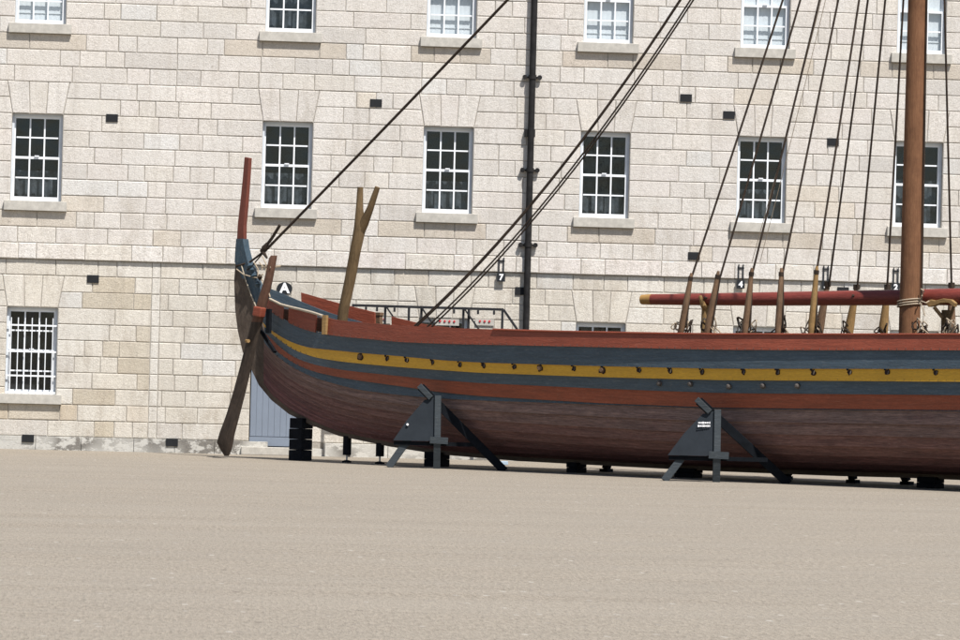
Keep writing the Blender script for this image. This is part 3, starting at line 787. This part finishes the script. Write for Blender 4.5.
# stern block and strop
m = MB(); m.tube([shp(262, 254, .0), shp(265, 248, 0), shp(267.5, 243, 0)], [.03, .07, .03], 8); bl = m.build('stay_block', M['rope'], bs, smooth=True)
m = MB(); m.tube([shp(262, 253, 0), shp(250, 262, .03), shp(240, 265, .1), shp(236, 266, .08)], .022, 6); m.tube([shp(263, 253, 0), shp(252, 266, .1), shp(247, 270, .12)], .014, 6)
m.tube([shp(280, 225, .0), shp(272, 238, .0), shp(266, 246, 0)], .03, 6); m.tube([shp(262, 250, .0), shp(267, 258, .05)], [.05, .02], 6); m.build('strop', M['rope'], bs)
m = MB(); m.tube([shp(236.5, 269, .1), shp(243, 274, .14), shp(252, 277, .15), shp(258, 278, .15), shp(263, 274, .2)], .012, 6)
for (a, b) in (((254, 262), (258, 276)), ((259, 262), (262, 270)), ((262, 256), (266, 272)), ((257, 276), (263, 283))): m.tube([shp(*a, .1), shp((a[0] + b[0]) / 2 + 2, (a[1] + b[1]) / 2, .12), shp(*b, .15)], .012, 6)
m.build('stern_lashing', M['hemp'], bs)
# knots on stem
m = MB(); 
for (px, py, r) in ((250, 266, .07), (254, 276, .08), (258, 284, .06), (252, 270, .05)): m.tube([shp(px, py - 2.5, .08), shp(px, py, .12), shp(px + 1, py + 3, .08)], [.02, r, .02], 8)
m.build('stem_cleat', M['stemblue'], ship, smooth=True)
m = MB(); m.tube([shp(259.5, 274, .14), shp(260, 277, .14), shp(260, 280, .14)], [.01, .05, .02], 8); m.build('stern_block', M['rope'], ship, smooth=True)
# yard
yl = [(641, 299.6, .045), (642, 299.6, .085), (652, 299.4, .095), (700, 299.3, .108), (760, 299, .118), (850, 298, .13), (960, 296.8, .145)]
Y = [(onship(px, py, -.33), r) for px, py, r in yl]
m = MB(); m.tube([sh(*a) for a, r in Y[:3]], [r + .002 for a, r in Y[:3]], 16)
s_e, _, z_e = Y[-1][0]; yd = MB(); yd.tube([sh(*a) for a, r in Y[2:]] + [sh(s_e + 2, -.33, z_e + .02), sh(s_e + 6.5, -.33, z_e + .1)], [r for a, r in Y[2:]] + [.14, .09], 16)
yo = yd.build('yard', M['yard'], ship, smooth=True); m.build('yard_tip', M['tip'], yo, smooth=True)
m = MB()
for px in (706, 854): 
    p = shp(px + 3, 298 if px == 706 else 296, -.33); m.tube([p + ET * .1 + ES * -.03, p + ET * .15, p + ET * .1 + ES * .03], [.01, .03, .01], 6)
m.build('yard_cleat', M['rope'], yo)
# yard crutches
def crutch(px, mt, y0, w_, fork):
    a = shp(px, y0, -.33); b = Vector(a); b.z = 1.7; m = MB(); m.tube([b, a], [.09, .075], 10)
    if fork:
        for sd in (-1, 1): m.tube([a - Vector((0, 0, .08)), a + ET * .13 * sd + ES * .02, a + ET * .17 * sd + Vector((0, 0, .16)) - ES * .02], [.06, .05, .03], 8)
    return m.build('yard_crutch', M[mt], ship, smooth=True)
crutch(706, 'toggle2', 305, .1, True)
c1 = crutch(946, 'fork', 310, .1, False)
m = MB(); q = [(925, 302), (928, 307), (934, 306), (941, 303), (948, 303), (954, 307), (955, 303), (951, 299.5), (943, 298.5), (935, 300.5), (930, 299.5)]
m.prism([shp(px, py, -.12) for px, py in q], ET * -.1); m.build('crutch_head', M['toggle2'], c1, bevel=.01)
m = MB(); m.beam(shp(934, 307, -.14), shp(943, 318, -.2), .05, .05, ET); m.beam(shp(954, 306, -.14), shp(948.5, 322, -.2), .04, .04, ET); m.build('crutch_brace', M['fork'], c1)
# rope turns round mast
m = MB()
for zo, tl in ((0, .0), (.045, .03), (-.04, -.02)):
    c = shp(909.5, 303, 0); c.z += zo; m.tube([c + ES * (.205 * math.cos(t_ * PI / 8)) + ET * (.205 * math.sin(t_ * PI / 8)) + Vector((0, 0, .03 * math.cos(t_ * PI / 8))) for t_ in range(17)], .013, 6)
m.tube([shp(919, 302, .1), shp(922, 296, .15), shp(924, 291, .1), shp(921, 289, .05)], .013, 6); m.tube([shp(920, 302, .2), shp(923, 309, .2), shp(925, 316, .2)], .010, 6); m.tube([shp(921, 301, .2), shp(926, 303, .2), shp(929, 301, .1)], .012, 6)
m.build('mast_lashing', M['hemp'], ship, smooth=True)
lashing(shp(920, 330, .8), ship, 77, 1.3); lashing(shp(951, 331, .9), ship, 78, 1.3)
# forked post
m = MB(); B_ = shp(341, 332, .15); J = shp(360.5, 224, .15); 
m.tube([B_, shp(343.5, 310, .15), shp(350, 280, .15), shp(355.5, 250, .15), shp(360, 228, .15), shp(359.5, 208, .15), shp(360.3, 187, .15)], [.10, .10, .105, .105, .115, .068, .055], 14)
m.tube([shp(359, 236, .15), shp(364, 223, .15), shp(370, 209, .15), shp(377.5, 187, .15)], [.08, .09, .066, .050], 12)
m.build('forked_post', M['fork'], ship, smooth=True)
# steering oar
OP = [(274, 255.5, 2.6), (273, 258, 3.2), (268.5, 280, 3.6), (263, 300, 4.2), (257, 322, 5.2), (251, 345, 5.6), (246, 366, 5.8), (240, 390, 6.2), (233, 415, 6.8), (227, 434, 7.8), (225, 443, 8.2), (226, 450, 5.6), (226.6, 456, 2.2)]
m = MB(); wv = .62; cen = [shp(x, y, wv) for x, y, r in OP]; rad = [r * .0195 / math.cos(ALPHA) * 1.0 for x, y, r in OP]; thk = [.95 if i < 4 else .6 if i < 5 else .33 for i in range(len(OP))]
vs = []; n = 14; fs = []; uvs = []
for i, c in enumerate(cen):
    for k in range(n):
        t_ = 2 * PI * k / n; vs.append(c + ES * (rad[i] * math.cos(t_)) + ET * (rad[i] * thk[i] * math.sin(t_)))
for i in range(len(cen) - 1):
    for k in range(n):
        fs.append((i * n + k, i * n + (k + 1) % n, (i + 1) * n + (k + 1) % n, (i + 1) * n + k)); L0 = (456 - OP[i][1]) * .02; L1 = (456 - OP[i + 1][1]) * .02
        uvs.append(((L0, k * .03), (L0, k * .03 + .03), (L1, k * .03 + .03), (L1, k * .03)))
fs += [tuple(range(n)), tuple((len(cen) - 1) * n + k for k in range(n))]; uvs += [None, None]
mu = MB(); mu.add(vs[:5 * n], [f for f in fs[:4 * n]] + [tuple(range(n))], uvs[:4 * n] + [None])
ml = MB(); ml.add(vs[4 * n:], [tuple(q - 4 * n for q in f) for f in fs[4 * n:-2]] + [tuple(q - 4 * n for q in fs[-1])], uvs[4 * n:-2] + [None])
oo = ml.build('steering_oar', M['oar'], ship, smooth=True); mu.build('oar_shaft', M['oarred'], oo, smooth=True)
m = MB(); m.beam(shp(258.5, 316.5, .70), shp(260, 307, .70), .20, .16, ES); m.build('oar_strap', M['red'], oo, bevel=.02)
m = MB(); m.tube([shp(246.5, 341, .72), shp(248.5, 341, .76)], .035, 8); m.build('oar_boss', M['toggle2'], oo)
m = MB(); m.beam(shp(269, 309, .5), shp(268.5, 333, .52), .09, .07, ES); m.beam(shp(258, 326, .35), shp(275, 352, .48), .07, .05, ET); m.build('oar_frame', M['standd'], ship)
m = MB(); m.tube([shp(262, 267, .5), shp(270, 267.5, .7), shp(280, 266, .2)], .02, 6); m.tube([shp(270, 297, .6), shp(268, 290, .6), shp(270.5, 280, .3)], .015, 6); m.build('tiller', M['hemp'], oo)

# ------------------------------------------------------------------ stands
def stand(dx, dy, kx, ky, wpost, label, sign=False, bdep=-.22):
    """A-frame of painted timbers with plywood facing"""
    fx, fy = 437, 464
    P0 = shp(fx + dx, fy + dy - 30, wpost); d0 = (P0 - CAM).dot(FH)
    def plane(X, Y_, dep):
        r = ray(X, Y_); return CAM + r * ((d0 + dep) / r.dot(FH))
    def Q(px, py, dep=0.0): return plane(fx + dx + (px - fx) * kx, fy + dy + (py - fy) * ky, dep)
    def down(a, b):          # run the line from b through a down to the ground
        d = (a - b); return b + d * (b.z / -d.z) if d.z < 0 else a
    foot = Q(437, 464); foot.z = 0
    t = thing('ship_stand', label, 'ship stand', foot, 'A-frame stands propping the hull')
    m = MB(); b_ = Q(436, 400, .14); m.beam(down(Q(394.5, 459, .05), b_), b_, .13, .10, RH); m.build('leg', M['stand'], t, bevel=.006)
    m = MB(); b_ = Q(421, 387, .16); m.beam(down(Q(497, 463.5, bdep), b_), b_, .11, .15, FH); m.build('leg', M['standd'], t, bevel=.006)
    m = MB(); m.beam(Q(419, 385.5, .04), Q(431, 398, .05), .10, .12, RH); m.build('beam_end', M['stand'], t, bevel=.008)
    m = MB(); b_ = Q(437.3, 441, -.10); m.beam(down(Q(436.8, 462), b_), b_, .125, .12, RH); m.build('post', M['stand'], t, bevel=.006)
    m = MB(); m.beam(Q(437.4, 441.5, -.08), Q(438, 396, .04), .115, .10, RH); m.build('upper_post', M['stand'], t, bevel=.006)
    m = MB(); m.prism([Q(393, 440.5, -.02), Q(434.3, 441.5, -.09), Q(435, 397.5, .03), Q(424.5, 400, .05), Q(407.5, 419.5, .02)], FH * .025); m.build('panel', M['ply'], t, bevel=.003)
    m = MB(); m.beam(Q(394, 443, .04), Q(483, 445, -.10), .06, .07, FH); m.build('cross_rail', M['standd'], t)
    m = MB(); m.beam(Q(430, 440, -.14), Q(448, 441, -.14), .05, .12, FH); m.build('shelf_batten', M['stand'], t)
    if not sign:
        m = MB(); m.tube([Q(407.5, 424.5, .02), Q(407.5, 424.5, -.035)], .022, 8); m.build('bolt', M['signw'], t)
    else:
        m = MB(); rr = random.Random(4)
        for ln, yy in enumerate((422.8, 426.0)):
            x = 698.3 if ln == 0 else 697.8
            while x < 709.6:
                wd = rr.uniform(.7, 1.8); a = plane(x, yy, -.03); b_ = plane(min(x + wd, 710.2), yy + wd * .02, -.03)
                m.beam(a, b_, .004, .034 * rr.uniform(.7, 1.1), FH); x += wd + .4
        m.build('sign_lines', M['signw'], t)
    return t
stand(0, 0, 1.0, 1.0, 1.35, 'slate grey A-frame ship stand nearer the stern, plain plywood panel')
stand(279.5, 15.3, 1.11, 1.02, 2.05, 'larger slate grey A-frame ship stand amidships with two white lines of text', True, .12)

# ------------------------------------------------------------------ blocks and props under the keel
def gp(px, py):
    p = groundpt(px, py); p.z = 0; return p
RZ = Matrix(((ES.x, -ES.y, 0), (ES.y, ES.x, 0), (0, 0, 1)))
def keel_s(px):  # station on the centreline at a picture column
    return onship(px, 450, 0)[0]
s_ = keel_s(301); base = sh(s_, 0, 0); kz = keelz(s_)
t = thing('timber_stack', 'tall stack of black timber blocks under the raised stern', 'timber stack', base)
z = 0
for i in range(4):
    h = (kz + .02) / 4; m = MB(); jx = random.uniform(-.02, .02)
    m.box(base + ES * jx + Vector((0, 0, z + h / 2)), (.30 + random.uniform(-.012, .012), .34, h - .006), RZ); m.build('block', M['block'], t, bevel=.012); z += h
for px, lab in ((347, 'thin black screw jack prop nearest the stern timber stack'), (380, 'thin black screw jack prop just left of the plain stand')):
    s_ = keel_s(px); b = sh(s_, 0, 0); kz = keelz(s_) + .02; t = thing('jack_prop', lab, 'prop', b, 'screw jack props under the keel')
    m = MB(); m.box(b + Vector((0, 0, (kz + .14) / 2)), (.115, .115, kz - .14), RZ); m.build('post', M['block'], t, bevel=.006)
    m = MB(); m.tube([b + Vector((0, 0, .02)), b + Vector((0, 0, .15))], .016, 8); m.build('screw', M['steel'], t); m = MB(); m.tube([b, b + Vector((0, 0, .03)), b + Vector((0, 0, .05))], [.09, .09, .03], 12); m.build('foot', M['block'], t)
for px, wd, lab in ((437, .50, 'squat black keel block behind the plain stand'), (577, .32, 'low dark keel block left of the middle of the hull'), (689, .55, 'wide black keel block behind the stand with white text'),
                    (931, .50, 'big black keel block below the mast')):
    s_ = keel_s(px); b = sh(s_, 0, 0); kz = max(.06, keelz(s_) + .03); t = thing('keel_block', lab, 'keel block', b, 'blocks under the keel'); z = 0
    for i in range(2):
        m = MB(); m.box(b + Vector((0, 0, kz * (i + .5) / 2)) + ES * random.uniform(-.006, .006), (wd * .72, .32, kz / 2 - .002), RZ); m.build('block', M['block'], t, bevel=.01)
# slanting shores on the far side seen below the keel
for (px0, px1, w_, lab) in ((786, 800, -1.3, 'dark slanting shore under the hull beyond the lettered stand'), (853, 851, -.9, 'short upright dark prop under the hull near the mast'), (907, 898, -1.2, 'dark slanting shore just left of the block below the mast'), (606, 612, -1.2, 'dark slanting shore under the middle of the hull')):
    s0_ = onship(px0, 478, w_)[0]; s1_ = onship(px1, 460, w_)[0]; t = thing('hull_shore', lab, 'shore', sh(s0_, w_, 0), 'slanting shores on the far side')
    m = MB(); sl = (s1_ - s0_) * 5; m.beam(sh(s0_, w_, .06), sh(s0_ + sl * .5, w_ + .1, .95), .13, .12, ET); m.build('leg', M['block'], t, bevel=.01)
    m = MB(); m.box(sh(s0_, w_, .03), (.18, .18, .06), RZ); m.build('foot_pad', M['block'], t)
p = gp(503, 465); t = MB(); t.box(p + Vector((0, 0, .035)), (.16, .12, .07), Matrix.Rotation(.5, 3, 'Z')); o = t.build('plastic_wedge', M['tarp'], bevel=.01); tag(o, 'small pale blue wedge on the ground by the black stand leg', 'wedge')

# ------------------------------------------------------------------ steps and railing behind the hull
YR = -.9
def wr(px, py, y=YR): return wallpt(px, py, y)
base = wr(440, 330); base.z = 0
t = thing('access_steps', 'black iron railing of access steps standing between ship and wall', 'railing', base)
m = MB(); m.beam(wr(352, 305.2), wr(503.5, 309.6), .05, .05, (0, 1, 0)); m.beam(wr(503.5, 309.6), wr(530, 348), .045, .045, (0, 1, 0)); m.build('handrail', M['iron'], t)
for px, yb in ((353, 0), (385.3, 0), (409, 0), (421.5, 0), (463.5, 0), (468.8, 0), (502.5, 0)):
    a = wr(px, 306 + (px - 352) * .029); b = Vector((a.x, a.y, .02 if px in (353, 502.5) else wr(px, 346).z)); m = MB(); m.beam(b, a, .045 if px != 421.5 else .065, .045, (0, 1, 0)); m.build('post', M['iron'], t)
for (a, b) in (((386.5, 307), (402, 330)), ((422, 308), (437, 331)), ((464.5, 309), (480, 331))):
    m = MB(); m.beam(wr(*a, YR - .05), wr(*b, YR - .05), .04, .03, (0, 1, 0)); m.build('brace', M['iron'], t)
for px in (366, 377, 394.5, 454, 478, 494):
    a = wr(px, 308.6 + (px - 352) * .029); m = MB(); m.box(a, (.04, .05, .08)); m.build('bracket', M['iron'], t)
m = MB(); a = wr(352, 345); b = wr(503, 349); m.box(((a.x + b.x) / 2, YR + .3, (a.z + b.z) / 2), (b.x - a.x, .6, .05)); m.build('platform', M['iron'], t)
for cx, n, lab in ((484.5, 3, 'three small red markers fixed to the wall right of the steps'), (447, 4, 'row of four small red markers on the wall behind the ropes'), (378, 2, 'two small red markers on the wall at the left end of the steps')):
    p = wallpt(cx, 321.2 if cx > 440 else 319); th = thing('notice_panel', lab, 'notice', (p.x, 0, p.z), 'notices along the wall')
    m = MB(); m.box((p.x, -.02, p.z - .02), (n * .10 + (.08 if n > 2 else .3), .015, .13)); m.build('board', M['sill'], th)
    for k in range(n):
        q = p.x + (k - (n - 1) / 2) * (.095 if cx != 378 else .24); m = MB(); m.prism([(q - .024, -.045, p.z), (q, -.045, p.z - .026), (q + .024, -.045, p.z), (q, -.045, p.z + .026)], (0, .016, 0)); m.build('marker', M['signr'], th)

# ------------------------------------------------------------------ light
if 0:
    for X_,Y_ in ((437,464),(716.5,479.8)):
        f=groundpt(X_,Y_); print('foot', (f-S0).dot(ES),(f-S0).dot(ET), 'depth',(f-CAM).dot(FH))
    for k in (6,): print([(round(proj(sh(a,b,c))[0]),round(a,1),round(b,2),round(c,2)) for a,b,c in zip(*curves[k])][::12])
    for px in (300,437,716,930): print(px, keelz(keel_s(px)), proj(sh(keel_s(px),0,0)))
EL, AZ = math.radians(60), math.radians(28)      # azimuth measured from the wall's normal towards +X
to_sun = Vector((math.sin(AZ) * math.cos(EL), -math.cos(AZ) * math.cos(EL), math.sin(EL)))
ld = bpy.data.lights.new('sun', 'SUN'); ld.energy = 5.0; ld.angle = math.radians(.55); ld.color = (1, .965, .925)
lo = bpy.data.objects.new('sun', ld); COL.objects.link(lo); lo.rotation_euler = to_sun.to_track_quat('Z', 'Y').to_euler(); lo.location = (0, -30, 40)
w = bpy.data.worlds.new('World'); sc.world = w; w.use_nodes = True; nt = w.node_tree
sky = nt.nodes.new('ShaderNodeTexSky'); sky.sky_type = 'NISHITA'; sky.sun_disc = False; sky.sun_elevation = EL
sky.sun_rotation = math.atan2(to_sun.x, to_sun.y)
nt.links.new(sky.outputs[0], nt.nodes['Background'].inputs[0]); nt.nodes['Background'].inputs[1].default_value = .085
vs_ = sc.view_settings; vs_.view_transform = 'Standard'; vs_.look = 'None'; vs_.gamma = 1; vs_.use_curve_mapping = False; vs_.exposure = .50
sc.cycles.max_bounces = 6; sc.cycles.transparent_max_bounces = 8
